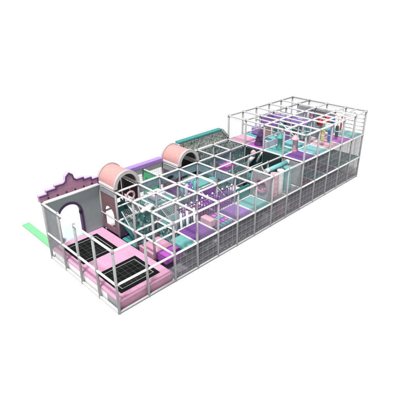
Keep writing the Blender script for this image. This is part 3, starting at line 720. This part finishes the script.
for k in range(6):
    b = MB(); b.bbox(12.95, 12.978, 1.12, 2.5, 2.68 + k * 0.095, 2.68 + k * 0.095 + 0.035, 0.008); b.build('slat', M['padpost'], lv)
panel(11.98, 12.02, 1.06, 1.94, tz + 0.02, Z3 - 0.3, 'bluegrey', 'blue grey wall standing behind the punch bags')
panel(11.06, 11.94, 1.98, 2.02, tz + 0.02, Z3 - 0.35, 'tealdark', 'dark teal wall in the middle of the top tower storey')
panel(13.1, 13.9, 1.98, 2.02, tz + 0.02, Z3 - 0.3, 'grey', 'pale grey wall at the far end of the top tower storey')
def bag(x, y, zt, h, r, mt, label):
    t = thing('punch_bag', W(x, y, zt - h), label, 'punch bag', 'punch bags hanging in the tower')
    hh = h * S; R_ = r * S
    MB().lathe(W(x, y, zt - h), [(R_ * 0.6, 0), (R_ * 0.95, 0.03), (R_, 0.09), (R_, hh - 0.07), (R_ * 0.8, hh - 0.02), (R_ * 0.2, hh)], 18).build('bag_body', M[mt], t)
    MB().tube(W(x, y, zt), W(x, y, Z3), 0.012, 8).build('strap', M['black'], t)
    MB().lathe(W(x, y, zt - h * 0.5) , [(R_ + 0.004, 0), (R_ + 0.004, 0.05)], 18).build('band', M['white'], t)
bag(11.2, 0.5, 2.92, 0.5, 0.085, 'yellow', 'yellow punch bag in the tower')
bag(11.8, 0.5, 2.80, 0.52, 0.095, 'blue', 'blue punch bag next to the yellow one')
bag(12.4, 0.5, 2.86, 0.56, 0.075, 'black', 'black punch bag over the magenta pad')
bag(12.95, 1.0, 2.98, 0.6, 0.065, 'blue', 'slim blue punch bag right of the black one')
bag(13.72, 1.0, 2.9, 0.62, 0.045, 'red', 'thin dark red punch bag nearest the far end')
bag(11.72, 1.0, 3.22, 0.30, 0.15, 'red', 'fat red punch bag hung close to the tower roof')
bag(12.3, 1.0, 3.20, 0.34, 0.13, 'red', 'second fat red punch bag hung behind the first under the roof')
for x, y, h, rr, mt, lb in ((10.35, 1.0, 0.62, 0.06, 'grey', 'slim grey punch bag nearest the crossed white bars'), (10.75, 1.0, 0.70, 0.07, 'tealdark', 'slim dark teal punch bag behind the pink turret'), (11.2, 1.0, 0.66, 0.06, 'bluegrey', 'slim blue grey punch bag before the blue grey wall'),
                         (10.5, 2.0, 0.60, 0.07, 'blackgreen', 'black green punch bag under the lavender roof panel'), (12.3, 2.0, 0.62, 0.07, 'lilac', 'lilac punch bag deep inside the top tower storey'), (12.65, 2.0, 0.6, 0.07, 'mauve', 'mauve punch bag hanging before the grey louvre panel')):
    bag(x, y, Z3 - 0.12, h, rr, mt, lb)
soft_panel(11.06, 11.94, 2.98, 3.02, tz + 0.02, 2.95, 'teal', 'teal padded wall at the back of the top tower storey', 4)
soft_panel(12.06, 12.94, 2.98, 3.02, tz + 0.02, 2.85, 'purpleplain', 'purple padded wall at the back of the top tower storey', 4)
soft_panel(9.1, 9.9, 1.98, 2.02, tz + 0.02, 2.50, 'lilac', 'low lilac padded wall between cone and teal turret', 4)
soft_panel(10.1, 10.9, 1.98, 2.02, tz + 0.02, 2.62, 'purpleplain', 'low purple padded wall behind the pink turret', 4)
pad(11.2, 11.7, 1.3, 1.75, tz + 0.34, 'teal', 'teal foam block on the pale pink tower pad', 0.31, 'block', 'foam_block', 0.04, None, 0.02)
pad(10.3, 10.75, 3.3, 3.75, tz + 0.34, 'lavender', 'lavender foam block on the back cyan tower pad', 0.31, 'block', 'foam_block', 0.04, None, 0.02)
xb = thing('crossed_bars', W(10.6, 2, 2.7), 'crossed white bars under the tower roof', 'bars')
for s in (-1, 1): MB().tube(W(10, 1.5 - 0.45 * s, 2.70), W(10, 1.5 + 0.45 * s, 3.24), 0.03, 10).build('bar', M['white'], xb)

# ------------------------------------------------------------------ light, world, camera
w = bpy.data.worlds.new("World"); scene.world = w; w.use_nodes = True
bg = w.node_tree.nodes['Background']; bg.inputs['Color'].default_value = (1, 1, 1, 1); bg.inputs['Strength'].default_value = 0.56
L = bpy.data.lights.new('key_light', 'SUN'); L.energy = 4.6; L.angle = math.radians(9); L.color = (1.0, 0.99, 0.97)
lo = bpy.data.objects.new('key_light', L); col.objects.link(lo)
d = Vector((0.30, 0.16, -0.94)).normalized()
lo.rotation_euler = d.to_track_quat('-Z', 'Y').to_euler(); lo.location = (-10, -10, 30)

cam = bpy.data.cameras.new('camera'); co = bpy.data.objects.new('camera', cam); col.objects.link(co)
R = [[0.7142083542673368, -0.6998707674478111, -0.00934534998510067], [-0.31793630486304547, -0.31249689042304696, -0.895132503892063], [0.6235566796566008, 0.6422823384976839, -0.44570221550661593]]
Cc = Vector((-5.33939738, -8.81183972, 8.68471884)) * S
mat = Matrix(((R[0][0], -R[1][0], -R[2][0], Cc.x), (R[0][1], -R[1][1], -R[2][1], Cc.y), (R[0][2], -R[1][2], -R[2][2], Cc.z), (0, 0, 0, 1)))
co.matrix_world = mat
cam.sensor_width = 36; cam.lens = 36 * 431.634 / 400
cam.shift_x = (200 - 201.508) / 400; cam.shift_y = (198.970 - 200) / 400
cam.clip_start = 0.1; cam.clip_end = 6000
scene.camera = co
vs = scene.view_settings
vs.view_transform = 'Standard'; vs.look = 'None'; vs.exposure = 0; vs.gamma = 1
